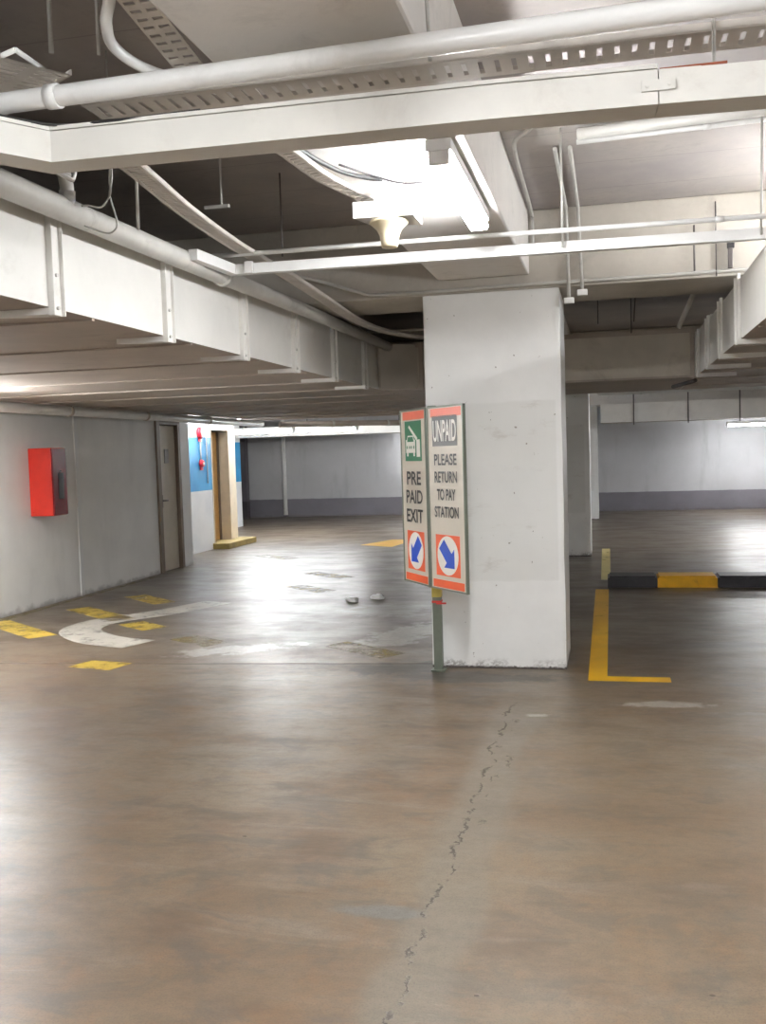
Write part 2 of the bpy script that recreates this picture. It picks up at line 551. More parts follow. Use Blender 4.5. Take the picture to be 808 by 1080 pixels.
# ------------------------------------------------------------------ room shell
structure(link('floor', B(-12, 8, -4, 26, -.2, 0), 'floor_concrete'), 'wet-looking stained brown concrete car park floor', 'floor')
structure(link('ceiling', B(-12, 8, -4, 26, 3.2, 3.4), 'slab_concrete'), 'grey concrete slab ceiling above the pipes', 'ceiling')
wl = structure(link('wall_left', B(-6.3, -6.1, -4, 12.66, 0, 3.2), 'wall_white'), 'white painted wall on the left behind the red cabinet', 'wall')
bmw = bmesh.new()
box(bmw, -6.3, -6.1, 12.66, 13.42, 2.1, 3.2)
structure(link('wall_left_lintel', bmw, 'wall_white'))
bmw = bmesh.new()
box(bmw, -6.9, -6.1, 13.42, 13.78, 0, 3.2)
structure(link('wall_left_pier', bmw, 'pier_white'), 'narrow white wall pier between the beige door and the blue band', 'wall')
bmw = bmesh.new()
box(bmw, -6.95, -6.75, 13.78, 16.2, 0, 3.2)
structure(link('wall_recess', bmw, 'wall_blue_band'), 'white wall with a wide blue band carrying the red alarms', 'wall')
bmw = bmesh.new()
box(bmw, -7.0, -6.75, 16.2, 16.95, 2.06, 3.2)
structure(link('wall_recess_lintel', bmw, 'pier_white'))
bmw = bmesh.new()
box(bmw, -8.0, -6.75, 16.98, 17.3, 0, 3.2)
structure(link('wall_recess_end', bmw, 'frame_cream'))
bmw = bmesh.new()
box(bmw, -8.5, -8.3, 17.3, 21.6, 0, 3.2)
structure(link('wall_corridor', bmw, 'wall_blue_band'), 'strip of white wall with blue band beyond the ochre door', 'wall')
bmw = bmesh.new()
box(bmw, -11, -9.05, 23.9, 24.1, 0, 3.2)
structure(link('wall_dark_opening', bmw, 'wall_dark'))  # dark-coloured wall stands in for the shade of the corridor opening
bmw = bmesh.new()
box(bmw, -12, 8, 24.8, 25.0, 0, 3.2)
structure(link('wall_back', bmw, 'wall_far'), 'grey end wall with a darker painted band along its foot', 'wall')
structure(link('wall_right', B(7.8, 8, -4, 25, 0, 3.2), 'wall_white'))
structure(link('wall_front', B(-12, 8, -4.2, -4, 0, 3.2), 'wall_white'))
structure(link('wall_hall', B(-12, -11.8, -4, 25, 0, 3.2), 'wall_dark'))
# vertical joint cover on the left wall
structure(link('trim_1', B(-6.1, -6.085, 10.53, 10.61, 0, 3.1, bev=.003), 'pier_white'), 'thin vertical joint strip on the left wall')

def beam(name, a, mat, label):
    structure(link(name, B(*a, bev=.012), mat), label, 'beam')
beam('ceiling_beam', (-12, 8, 7.03, 7.78, 2.66, 3.2), 'beam_concrete', 'concrete cross beam over the front column')
beam('ceiling_beam', (-1.17, -.53, -4, 7.03, 2.76, 3.2), 'beam_painted', 'painted beam running away along the column line')
beam('ceiling_beam', (-12, 8, 14.5, 15.2, 2.66, 3.2), 'beam_concrete', 'cross beam over the second column')
beam('ceiling_beam', (-1.17, -.53, 7.78, 22, 2.76, 3.2), 'beam_concrete', 'beam behind the front column')
beam('ceiling_beam', (-12, 8, 22.0, 22.7, 2.46, 3.2), 'beam_painted', 'far cross beam before the end wall')

# ------------------------------------------------------------------ columns
def column(y0, y1, x0, x1, ztop, label):
    bm = bmesh.new()
    box(bm, x0, x1, y0, y1, 0, ztop)
    vert = [e for e in bm.edges if abs(e.verts[0].co.z - e.verts[1].co.z) > 1]
    bmesh.ops.bevel(bm, geom=vert, offset=.012, segments=2, affect='EDGES')
    bmesh.ops.subdivide_edges(bm, edges=[e for e in bm.edges if abs(e.verts[0].co.z - e.verts[1].co.z) > 1], cuts=30)
    for v in bm.verts:
        k = mnoise.noise(v.co * 3.0)
        v.co.x += k * .005
        v.co.y += k * .005
    o = link('concrete_column', bm, 'column_paint')
    tag(o, label, 'column', 'square white columns')
    o['kind'] = 'structure'
    return o
column(7.03, 7.75, -1.285, -.33, 2.66, 'big white square column behind the direction sign')
column(14.5, 15.2, -1.25, -.30, 2.66, 'second white column, straight behind the front one')
column(22.0, 22.7, -1.25, -.28, 2.46, 'farthest white column near the end wall')

# ------------------------------------------------------------------ doors
d1 = structure(empty('door_1', (-6.1, 13.0, 0)), 'closed beige steel door in the left wall', 'door')
bm = bmesh.new()
box(bm, -6.2, -6.07, 12.66, 12.76, 0, 2.14, bev=.004)
box(bm, -6.2, -6.07, 13.34, 13.42, 0, 2.14, bev=.004)
box(bm, -6.2, -6.07, 12.76, 13.34, 2.06, 2.14, bev=.004)
link('door_frame', bm, 'door_frame_brown', d1)['label'] = 'brown steel door frame'
leaf = link('door_leaf', B(-6.16, -6.12, 12.77, 13.33, .01, 2.05, bev=.003), 'door_beige', d1)
bm = bmesh.new()
tube(bm, [(-6.12, 12.83, 1.0), (-6.07, 12.83, 1.0), (-6.065, 12.92, 1.0)], .011, 8)
box(bm, -6.12, -6.11, 12.80, 12.86, .9, 1.08, bev=.003)
link('door_handle', bm, 'dark_rod', leaf)
link('notice_plate', B(-6.12, -6.112, 12.97, 13.10, 1.52, 1.72, bev=.002), 'notice_grey', leaf)['label'] = 'small grey notice plate'

d2 = structure(empty('door_2', (-6.9, 16.6, 0)), 'ochre door set back in a cream opening with raised step', 'door')
link('door_leaf', B(-6.99, -6.95, 16.2, 16.93, .1, 2.04, bev=.003), 'door_ochre', d2)
bm = bmesh.new()
box(bm, -6.95, -6.74, 16.95, 16.98, 0, 2.06, bev=.003)
box(bm, -6.95, -6.74, 16.17, 16.2, 0, 2.06, bev=.003)
box(bm, -6.95, -6.74, 16.17, 16.98, 2.06, 2.10, bev=.003)
link('door_frame', bm, 'frame_cream', d2)
link('door_gap_shade', B(-6.95, -6.92, 16.90, 16.945, .1, 2.04, bev=.002), 'door_frame_brown', d2)['label'] = 'dark brown strip coloured as the shaded gap'  # brown strip puts the shade of the door gap into colour
structure(link('floor_step', B(-6.95, -6.45, 16.1, 17.45, 0, .1, bev=.01), 'step_yellow'), 'low yellow painted step at the ochre door', 'step')

# ------------------------------------------------------------------ floor paint
def mark(name, polys, mat, label, z=.0015):
    bm = bmesh.new()
    for p in polys:
        flat_poly(bm, p, .0005, z)
    o = link(name, bm, mat)
    tag(o, label, 'floor marking')
    o['kind'] = 'structure'
    return o
def band(a, b, w):
    a, b = Vector(a), Vector(b)
    d = (b - a).normalized()
    s = Vector((-d.y, d.x)) * w / 2
    return [a + s, b + s, b - s, a - s]
mark('parking_line', [[(-.175, 6.70), (.36, 6.70), (.36, 6.84), (-.05, 6.84), (-.05, 11.1), (-.19, 11.1)]], 'line_yellow', 'bright yellow L-shaped bay line beside the front column')
mark('parking_line', [[(-.14, 11.9), (-.03, 11.9), (-.04, 15.6), (-.16, 15.6)]], 'line_pale_worn', 'pale worn bay line running on behind the kerb')
D = [((-6.02, 8.75), (-5.03, 8.0), 'line_yellow_worn', 'yellow floor dash at the left picture edge by the wall'),
     ((-5.62, 9.62), (-4.72, 8.92), 'line_yellow_worn', 'yellow floor dash below the red cabinet'),
     ((-5.42, 10.55), (-4.78, 10.0), 'line_yellow_worn', 'yellow floor dash near the beige door'),
     ((-4.05, 6.93), (-3.66, 6.85), 'line_yellow_worn', 'short yellow patch on the joint in front of the white curve'),
     ((-4.55, 8.75), (-4.15, 8.45), 'line_yellow_worn', 'yellow patch touching the white curved paint'),
     ((-3.95, 12.7), (-3.29, 12.15), 'line_yellow_faint', 'faint yellow dash in mid lane, the farther one'),
     ((-3.76, 11.4), (-3.2, 10.9), 'line_yellow_faint', 'faint yellow dash in mid lane, the nearer one'),
     ((-2.25, 7.85), (-1.66, 7.40), 'line_yellow_faint', 'faint yellow dash left of the sign post'),
     ((-5.47, 14.97), (-4.77, 14.45), 'line_yellow_faint', 'faint yellow dash in front of the blue-banded wall'),
     ((-3.7, 8.05), (-3.25, 7.75), 'line_yellow_faint', 'faint yellow patch right of the white curve')]
for a, b, mt, lb in D:
    mark('floor_dash', [band(a, b, .26)], mt, lb)
mark('floor_dash', [[(-4.25, 16.6), (-3.6, 16.2), (-3.45, 17.6), (-3.9, 17.6)]], 'line_yellow', 'bright yellow floor patch far away, left of the sign')
mark('edge_line', [[(-6.04, 5.5), (-5.97, 5.5), (-5.97, 12.3), (-6.04, 12.3)]], 'line_yellow_faint', 'thin faded yellow line along the foot of the left wall')
cp = smooth_pts([(-4.2, 10.1, 0), (-4.52, 9.35, 0), (-4.86, 8.85, 0), (-4.86, 8.35, 0), (-4.45, 7.92, 0), (-3.95, 7.72, 0)], 6)
bm = bmesh.new()
prev = None
for i, p in enumerate(cp):
    d = (cp[min(i + 1, len(cp) - 1)] - cp[max(i - 1, 0)]).normalized()
    s = Vector((-d.y, d.x, 0)) * .19
    q = [bm.verts.new(p + s + Vector((0, 0, .0015))), bm.verts.new(p - s + Vector((0, 0, .0015))), bm.verts.new(p - s + Vector((0, 0, .0005))), bm.verts.new(p + s + Vector((0, 0, .0005)))]
    if prev:
        for k in range(4):
            bm.faces.new((prev[k], prev[(k + 1) % 4], q[(k + 1) % 4], q[k]))
    else:
        bm.faces.new(q)
    prev = q
bm.faces.new(prev)
o = tag(link('curved_marking', bm, 'line_white_worn'), 'wide curved band of worn off-white paint near left wall', 'floor marking')
o['kind'] = 'structure'

# kerb of painted sections
kb = tag(empty('parking_kerb', (1.5, 11.35, 0)), 'low black and yellow kerb across the bay behind the column', 'kerb')
for x0, x1, mt in ((-.06, .47, 'kerb_black'), (.475, 1.10, 'kerb_yellow'), (1.105, 2.3, 'kerb_black'), (2.305, 2.95, 'kerb_yellow'), (2.955, 4.2, 'kerb_black')):
    bm = B(x0, x1, 11.24, 11.62, 0, .125)
    top = [e for e in bm.edges if all(v.co.z > .1 for v in e.verts)]
    bmesh.ops.bevel(bm, geom=top, offset=.02, segments=3, affect='EDGES')
    link('kerb_section', bm, mt, kb)['label'] = 'yellow kerb section' if 'yellow' in mt else 'black kerb section'

# litter
for i, (x, y, lb) in enumerate(((-2.69, 10.12, 'left one of two crumpled white paper scraps in the lane'), (-2.47, 10.33, 'right one of two crumpled white paper scraps in the lane'))):
    bm = bmesh.new()
    bmesh.ops.create_icosphere(bm, subdivisions=3, radius=.062)
    for v in bm.verts:
        k = 1 + .5 * mnoise.noise(v.co * 22 + Vector((i * 7, 0, 0)))
        v.co = Vector((v.co.x * k * 1.15 + x, v.co.y * k + y, max(0.002, (v.co.z * k * .5 + .024))))
    tag(link('paper_scrap', bm, 'paper_white'), lb, 'litter', 'paper scraps on the floor')

# ------------------------------------------------------------------ direction sign on its post
SX, SY = -1.222, 6.93
sg = tag(empty('direction_sign', (SX, SY, 0)), 'tall two-panel direction sign on a grey-green post beside the column', 'sign')
bm = B(SX - .03, SX + .03, SY - .03, SY + .03, 0.004, 1.88, bev=.004)
link('post', bm, 'sign_frame', sg)
link('base_plate', B(SX - .05, SX + .05, SY - .05, SY + .05, 0, .012, bev=.002), 'sign_frame', sg)
link('tape', B(SX - .0325, SX + .0325, SY - .0325, SY + .0325, .53, .61, bev=.002), 'tape_yellow', sg)['label'] = 'yellow tape around the post'
bm = B(SX - .034, SX + .034, SY - .034, SY + .034, .49, .505, bev=.002)
box(bm, SX + .0, SX + .07, SY - .042, SY - .034, .482, .494)
link('tape', bm, 'tape_red', sg)['label'] = 'torn red tape end'

def aim(deg):
    """the board is turned so its right end comes toward the viewer"""
    global AX, NR, ORG
    a = math.radians(deg)
    AX = Vector((math.cos(a), math.sin(a), 0))       # along the board, to the right
    NR = Vector((AX.y, -AX.x, 0))                    # out of the printed face
    ORG = Vector((SX, SY, 0)) + NR * .018
def SP(u, z, d=0.0):
    return ORG + AX * u + Vector((0, 0, z)) + NR * d
def sbox(bm, u0, u1, z0, z1, d0, d1, bev=0.0, mi=0):
    b2 = bmesh.new()
    box(b2, u0, u1, d0, d1, z0, z1, bev=bev)
    for v in b2.verts:
        v.co = SP(v.co.x, v.co.z, v.co.y)
    me = bpy.data.meshes.new('tmp')
    b2.to_mesh(me)
    b2.free()
    bm.from_mesh(me)
    bpy.data.meshes.remove(me)
def sflat(pts, d0, d1):
    bm = bmesh.new()
    lo = [bm.verts.new(SP(u, z, d0)) for u, z in pts]
    hi = [bm.verts.new(SP(u, z, d1)) for u, z in pts]
    n = len(pts)
    bm.faces.new(lo)
    bm.faces.new(hi)
    for i in range(n):
        bm.faces.new((lo[i], lo[(i + 1) % n], hi[(i + 1) % n], hi[i]))
    return bm
def merge(bms):
    out = bmesh.new()
    for b in bms:
        me = bpy.data.meshes.new('tmp')
        b.to_mesh(me)
        b.free()
        out.from_mesh(me)
        bpy.data.meshes.remove(me)
    return out
def disc(cu, cz, ru, rz, n=40):
    return [(cu + ru * math.cos(2 * math.pi * i / n), cz + rz * math.sin(2 * math.pi * i / n)) for i in range(n)]

def text_mesh(txt, width, height, bold=.0):
    cu = bpy.data.curves.new('t', 'FONT')
    cu.body = txt
    cu.align_x = 'CENTER'
    cu.size = 1.0
    cu.offset = bold
    cu.extrude = 0.0
    ob = bpy.data.objects.new('t', cu)
    COL.objects.link(ob)
    dg = bpy.context.evaluated_depsgraph_get()
    dg.update()
    me = bpy.data.meshes.new_from_object(ob.evaluated_get(dg))
    bpy.data.objects.remove(ob, do_unlink=True)
    xs = [v.co.x for v in me.vertices]
    ys = [v.co.y for v in me.vertices]
    sx = width / (max(xs) - min(xs))
    sy = height / (max(ys) - min(ys))
    cx = (max(xs) + min(xs)) / 2
    y0 = min(ys)
    for v in me.vertices:
        v.co = Vector(((v.co.x - cx) * sx, (v.co.y - y0) * sy, 0))
    return me
def sign_text(txt, cu, z, w, h, mat, parent, bold=.0, d=.0335):
    me = text_mesh(txt, w, h, bold)
    for v in me.vertices:
        v.co = SP(cu + v.co.x, z + v.co.y, d)
    me.materials.clear()
    me.materials.append(MATS[mat])
    o = bpy.data.objects.new('lettering', me)
    COL.objects.link(o)
    o.parent = parent
    o.matrix_parent_inverse = parent.matrix_basis.inverted()
    return o

PW = .465
Z0, Z1 = .60, 1.87
def panel(u0, u1, words, wz, wh, label, arrow_flip, top):
    cu_ = (u0 + u1) / 2
    bm = bmesh.new()
    sbox(bm, u0 + .012, u1 - .012, Z0 + .012, Z1 - .012, 0.014, .03)
    pn = link('sign_panel', bm, 'sign_board', sg)
    pn['label'] = label
    bm = bmesh.new()
    sbox(bm, u0, u0 + .014, Z0, Z1, .012, .036, bev=.002)
    sbox(bm, u1 - .014, u1, Z0, Z1, .012, .036, bev=.002)
    sbox(bm, u0, u1, Z1 - .012, Z1, .012, .034, bev=.002)
    sbox(bm, u0, u1, Z0, Z0 + .012, .012, .034, bev=.002)
    link('panel_frame', bm, 'sign_frame', pn)
    bm = bmesh.new()
    sbox(bm, u0 + .05, u1 - .03, Z1 - .075, Z1 - .016, .03, .0315)
    link('top_stripe', bm, 'sign_red', pn)
    bm = bmesh.new()
    sbox(bm, u0 + .035, u1 - .035, Z0 + .016, Z0 + .07, .03, .0315)
    link('bottom_stripe', bm, 'sign_orange', pn)
    for (t, z, w) in words:
        sign_text(t, cu_ - .0, z, w, wh, 'sign_black', pn, .021)
    a0, a1 = Z0 + .10, Z0 + .385
    bm = bmesh.new()
    sbox(bm, cu_ - .155, cu_ + .155, a0, a1, .03, .0315)
    link('arrow_square', bm, 'sign_orange', pn)
    ac = (a0 + a1) / 2
    link('arrow_disc', sflat(disc(cu_, ac, .135, .135), .0315, .0325), 'sign_white', pn)
    # fat arrow pointing down and to one side
    s = -1 if not arrow_flip else 1
    pts = [(-.38, .85), (.38, .85), (.38, -.25), (.78, -.25), (0, -1.03), (-.78, -.25), (-.38, -.25)]
    k = .122
    an = math.radians(-45 if s < 0 else 45)
    pts = [(cu_ + s * 0.0 + k * (x * math.cos(an) - (y + .05) * math.sin(an)), ac + k * (x * math.sin(an) + (y + .05) * math.cos(an))) for x, y in pts]
    link('arrow', sflat(pts, .0325, .0335), 'sign_blue', pn)
    if top == 'pictogram':
        p0, p1 = Z1 - .375, Z1 - .085
        bm = bmesh.new()
        sbox(bm, cu_ - .15, cu_ + .15, p0, p1, .03, .0315)
        link('pictogram_square', bm, 'sign_green', pn)
        bms = []
        bx_ = bmesh.new()
        sbox(bx_, cu_ + .065, cu_ + .125, p0 + .03, p0 + .155, .0315, .033)     # gate post
        bms.append(bx_)
        bms.append(sflat([(cu_ + .06, p0 + .15), (cu_ + .085, p0 + .165), (cu_ - .065, p1 - .03), (cu_ - .08, p1 - .045)], .0315, .033))   # raised barrier
        bms.append(sflat([(cu_ - .11, p0 + .155), (cu_ - .13, p0 + .155), (cu_ - .13, p0 + .06), (cu_ + .04, p0 + .06), (cu_ + .04, p0 + .155), (cu_ + .02, p0 + .155), (cu_ + .005, p0 + .185), (cu_ - .095, p0 + .185)], .0315, .033))
        for q in (-.115, .005):
            bx_ = bmesh.new()
            sbox(bx_, cu_ + q, cu_ + q + .025, p0 + .035, p0 + .06, .0315, .033)
            bms.append(bx_)
        link('pictogram', merge(bms), 'sign_white', pn)['label'] = 'white car under a raised barrier'
        bms = []
        bms.append(sflat([(cu_ - .105, p0 + .140), (cu_ + .015, p0 + .140), (cu_ + .0, p0 + .175), (cu_ - .09, p0 + .175)], .033, .034))
        for q in (-.12, -.075, -.04, .005):
            bms.append(sflat(disc(cu_ + q + .012, p0 + .10, .009, .012, 12), .033, .034))
        link('pictogram_detail', merge(bms), 'sign_green', pn)
    else:
        p0, p1 = Z1 - .275, Z1 - .068
        bm = bmesh.new()
        sbox(bm, cu_ - .165, cu_ + .155, p0, p1, .03, .0315)
        link('word_plate', bm, 'sign_charcoal', pn)
        sign_text('UNPAID', cu_ - .005, p0 + .03, .295, .147, 'sign_white', pn, .018, .0325)
    return pn
aim(-56)
panel(-PW - .012, -.006, (('PRE', 1.322, .26), ('PAID', 1.187, .30), ('EXIT', 1.048, .30)), 0, .098, 'left sign panel reading PRE PAID EXIT', False, 'pictogram')
aim(-49)
panel(.006, PW + .012, (('PLEASE', 1.463, .29), ('RETURN', 1.343, .29), ('TO PAY', 1.223, .24), ('STATION', 1.103, .31)), 0, .078, 'right sign panel reading UNPAID PLEASE RETURN TO PAY STATION', True, 'unpaid')

# ------------------------------------------------------------------ wall furniture
hc = tag(empty('fire_cabinet', (-6.1, 9.7, 1.0)), 'red fire cabinet mounted on the left white wall', 'fire cabinet')
bm = B(-6.098, -5.83, 9.58, 9.86, 1.0, 1.73, bev=.006)
link('cabinet_body', bm, 'hose_red', hc)
dr = link('cabinet_door', B(-5.83, -5.812, 9.585, 9.855, 1.005, 1.725, bev=.004), 'hose_front', hc)
dr['label'] = 'dark glossy maroon front door'
link('window_slot', B(-5.812, -5.806, 9.68, 9.78, 1.18, 1.46, bev=.002), 'black_gloss', dr)
link('latch', B(-5.812, -5.800, 9.70, 9.74, 1.47, 1.485, bev=.002), 'chrome', dr)

def alarm(y, z, r, label):
    e = tag(empty('fire_alarm', (-6.75, y, z)), label, 'fire alarm')
    bm = bmesh.new()
    tube(bm, [(-6.749, y, z), (-6.72, y, z), (-6.71, y, z), (-6.69, y, z)], [r, r, r * .82, r * .7], 24)
    link('alarm_housing', bm, 'alarm_red', e)
    bm = bmesh.new()
    tube(bm, [(-6.69, y, z), (-6.68, y, z)], [r * .35, r * .3], 16)
    link('alarm_centre', bm, 'sign_white', e)
    link('mounting_box', B(-6.749, -6.72, y - .04, y + .04, z - r - .04, z - r + .01, bev=.004), 'alarm_red', e)
alarm(15.68, 2.0, .10, 'upper red round fire alarm bell on white wall')
alarm(15.70, 1.49, .07, 'lower red round call point on the blue band')
tag(link('conduit', T_([(-6.735, 15.69, 1.56), (-6.735, 15.69, 1.9)], .012, 8), 'pipe_white'), 'short white conduit joining the two red fire alarms', 'conduit')
tag(link('conduit', T_([(-6.735, 15.95, 1.15), (-6.735, 15.95, 3.1)], .010, 8), 'pipe_white'), 'thin white conduit up the blue-banded wall', 'conduit')

tag(link('drain_pipe', T_([(-8.3, 24.72, .05), (-8.3, 24.72, 3.1)], .055, 14), 'pipe_white'), 'white vertical pipe standing against the far left end wall', 'pipe')

# ------------------------------------------------------------------ air ducts
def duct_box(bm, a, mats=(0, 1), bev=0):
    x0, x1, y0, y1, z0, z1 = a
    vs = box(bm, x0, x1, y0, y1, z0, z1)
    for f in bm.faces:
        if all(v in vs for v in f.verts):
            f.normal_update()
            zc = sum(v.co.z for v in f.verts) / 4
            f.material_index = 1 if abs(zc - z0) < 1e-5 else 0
def duct_seams_y(bm, x0, x1, ys, z0, h=.022, w=.035):
    for y in ys:
        box(bm, x0, x1, y - w / 2, y + w / 2, z0 - h, z0, mi=0)

HY = (2.7, 3.77, 4.85, 5.95, 7.0, 8.05, 9.1)
ld = tag(empty('air_duct', (-4.0, 4.0, 2.2)), 'wide white rectangular air duct along the left bay', 'air duct')
bm = bmesh.new()
duct_box(bm, (-5.9, -2.25, -1.5, 16.5, 2.2, 2.65))
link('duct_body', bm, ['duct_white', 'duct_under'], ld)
bm = bmesh.new()
duct_seams_y(bm, -5.9, -2.26, [y + dy for y in (-.5, .6, 1.65, 2.72, 3.8, 4.88, 5.98, 7.03, 8.08, 9.1, 10.2, 11.3, 12.4, 13.5, 14.6, 15.7) for dy in (0.32,)], 2.2, .010, .022)
link('duct_seams', bm, 'duct_under', ld)
for y in HY:
    bm = bmesh.new()
    box(bm, -2.252, -2.222, y - .03, y + .03, 2.165, 2.66, bev=.003)
    box(bm, -2.252, -2.206, y + .024, y + .03, 2.165, 2.66)
    h = link('duct_hanger', bm, 'duct_white', ld)
    bm = bmesh.new()
    flat = [(-2.24, y - .03), (-2.24, y + .06), (-2.40, y + .03), (-2.52, y - .02)]
    flat_poly(bm, flat, 2.17, 2.198)
    link('angle_bracket', bm, 'duct_white', h)
    for zb in (2.195, 2.33):
        link('bolt', T_([(-2.223, y - .01, zb), (-2.212, y - .01, zb)], .008, 8), 'pipe_grey', h)

td = tag(empty('air_duct', (-.7, 11.1, 2.2)), 'dull brownish cross duct spanning behind the front column', 'air duct')
bm = bmesh.new()
duct_box(bm, (-2.24, .79, 10.0, 12.2, 2.2, 2.65))
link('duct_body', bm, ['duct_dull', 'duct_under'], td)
bm = bmesh.new()
box(bm, -2.24, .79, 9.985, 10.0, 2.62, 2.665)
box(bm, -2.24, .79, 9.985, 10.0, 2.195, 2.215)
for x in (-2.22, -1.86, .77):
    box(bm, x - .02, x + .02, 9.97, 10.0, 2.19, 2.66)
link('duct_flange', bm, 'duct_under', td)
# mitred corner piece at the left
bm = bmesh.new()
flat_poly(bm, [(-2.245, 9.72), (-2.22, 9.72), (-1.9, 10.0), (-2.245, 10.0)], 2.2, 2.65)
link('corner_bend', bm, ['duct_dull'], td)
for x in (.21, -.9):
    link('hanger_rod', T_([(x, 9.96, 2.64), (x, 9.96, 3.2)], .007, 6), 'dark_rod', td)

rd = tag(empty('air_duct', (1.6, 7.5, 2.2)), 'stepped white air duct at the right picture edge', 'air duct')
bm = bmesh.new()
secs = [(5.32, 6.6, 0.80, 2.57), (6.6, 7.5, .80, 2.57), (7.5, 8.5, .80, 2.575), (8.5, 12.2, .80, 2.60)]
for (a, b_, x, zt) in secs:
    duct_box(bm, (x, 3.2, a, b_, 2.2, zt))
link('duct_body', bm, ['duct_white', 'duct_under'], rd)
bm = bmesh.new()
duct_seams_y(bm, .81, 3.2, (5.9, 7.0, 8.1, 9.2, 10.3, 11.4), 2.2, .010, .022)
link('duct_seams', bm, 'duct_under', rd)
for y in (6.6, 7.62, 8.6, 9.55):
    bm = bmesh.new()
    box(bm, .78, .80, y - .025, y + .025, 2.17, 2.60, bev=.003)
    box(bm, .765, .80, y + .02, y + .026, 2.17, 2.58)
    h = link('duct_hanger', bm, 'duct_white', rd)
    bm = bmesh.new()
    flat_poly(bm, [(.775, y - .03), (.775, y + .05), (.95, y + .04), (1.12, y)], 2.165, 2.198)
    link('angle_bracket', bm, 'duct_white', h)

fd = tag(empty('air_duct', (-2, 21.7, 2.06)), 'long pale cross duct far away before the end wall', 'air duct')
bm = bmesh.new()
duct_box(bm, (-9.0, -1.4, 21.3, 21.95, 2.02, 2.24))
duct_box(bm, (-.2, 7.0, 21.3, 21.95, 2.06, 2.45))
link('duct_body', bm, ['duct_white', 'duct_under'], fd)
for x in (.47, 1.55, 2.55):
    link('duct_hanger', B(x - .012, x + .012, 21.27, 21.3, 2.0, 2.75), 'dark_rod', fd)

# ------------------------------------------------------------------ pipes, trunking and trays
def pipe_thing(name, pts, r, mat, label, cat='pipe', n=16, clips=None, cmat=None):
    o = link(name, T_(pts, r, n), mat)
    tag(o, label, cat)
    if clips:
        P = [Vector(p) for p in pts]
        for k in clips:
            i = min(int(k * (len(P) - 1)), len(P) - 2)
            f = k * (len(P) - 1) - i
            c = P[i].lerp(P[i + 1], f)
            d = (P[i + 1] - P[i]).normalized() * .02
            rr = r if not isinstance(r, (list, tuple)) else r[i]
            link('pipe_coupling', T_([c - d, c + d], rr * 1.18, n), cmat or mat, o)
    return o

pipe_thing('water_pipe', [(-3.2, 2.865, 2.695), (-1.84, 2.84, 2.68), (-.9, 2.81, 2.68), (.15, 2.77, 2.68), (2.2, 2.70, 2.68)], .0315, 'pipe_white', 'thick round white pipe topmost across the foreground ceiling', clips=(.30,))

# rectangular trunking with its mitred corner
tr = tag(empty('cable_trunking', (-.6, 2.95, 2.5)), 'long white rectangular cable trunking under the thick round pipe', 'cable trunking')
def bar_path(pts, w, h, z0s):
    """rectangular section mitred along a floor-plan path"""
    bm = bmesh.new()
    P = [Vector(p) for p in pts]
    rows = []
    for i, p in enumerate(P):
        d0 = (P[i] - P[i - 1]).normalized() if i else (P[1] - P[0]).normalized()
        d1 = (P[i + 1] - P[i]).normalized() if i < len(P) - 1 else d0
        n0, n1 = Vector((-d0.y, d0.x)), Vector((-d1.y, d1.x))
        b = (n0 + n1).normalized()
        k = 1 / max(.3, b.dot(n0))
        z = z0s[i]
        a_, c_ = p, p + b * (w * k)
        rows.append([bm.verts.new((a_.x, a_.y, z)), bm.verts.new((c_.x, c_.y, z)), bm.verts.new((c_.x, c_.y, z + h)), bm.verts.new((a_.x, a_.y, z + h))])
    for a, b in zip(rows, rows[1:]):
        for k in range(4):
            bm.faces.new((a[k], a[(k + 1) % 4], b[(k + 1) % 4], b[k]))
    bm.faces.new(rows[0])
    bm.faces.new(rows[-1])
    return bm
tp = [(-1.93, .5), (-1.93, 2.54), (-1.70, 2.885), (-.31, 2.915), (.145, 2.94)]
link('trunking_body', bar_path(tp, .12, .095, [2.5] * 5), 'trunk_white', tr)
link('trunking_body', bar_path([(.148, 2.94), (.43, 2.96), (2.0, 3.03)], .12, .095, [2.5, 2.5, 2.5]), 'trunk_white', tr)
lid = bar_path([(-1.932, .5), (-1.932, 2.54), (-1.70, 2.88), (-.31, 2.91), (.145, 2.935)], .128, .012, [2.597] * 5)
link('trunking_lid', lid, 'trunk_white', tr)
bm = bmesh.new()
box(bm, .10, .19, 2.930, 2.936, 2.535, 2.565)
tube(bm, [(.115, 2.937, 2.55), (.115, 2.926, 2.55)], .006, 8)
tube(bm, [(.175, 2.937, 2.55), (.175, 2.926, 2.55)], .006, 8)
link('joint_plate', bm, 'trunk_white', tr)
link('rust_edge', B(.15, .33, 2.948, 3.06, 2.594, 2.6005), 'rust', tr)['label'] = 'rusty top edge right of the joint'
link('trunking_cable', T_(smooth_pts([(-1.95, 2.0, 2.615), (-1.925, 2.5, 2.615), (-1.71, 2.86, 2.612), (-1.5, 2.885, 2.606), (-1.2, 2.90, 2.612)], 5), .005, 6), 'cable_black', tr)['label'] = 'thin black cable lying on the trunking'

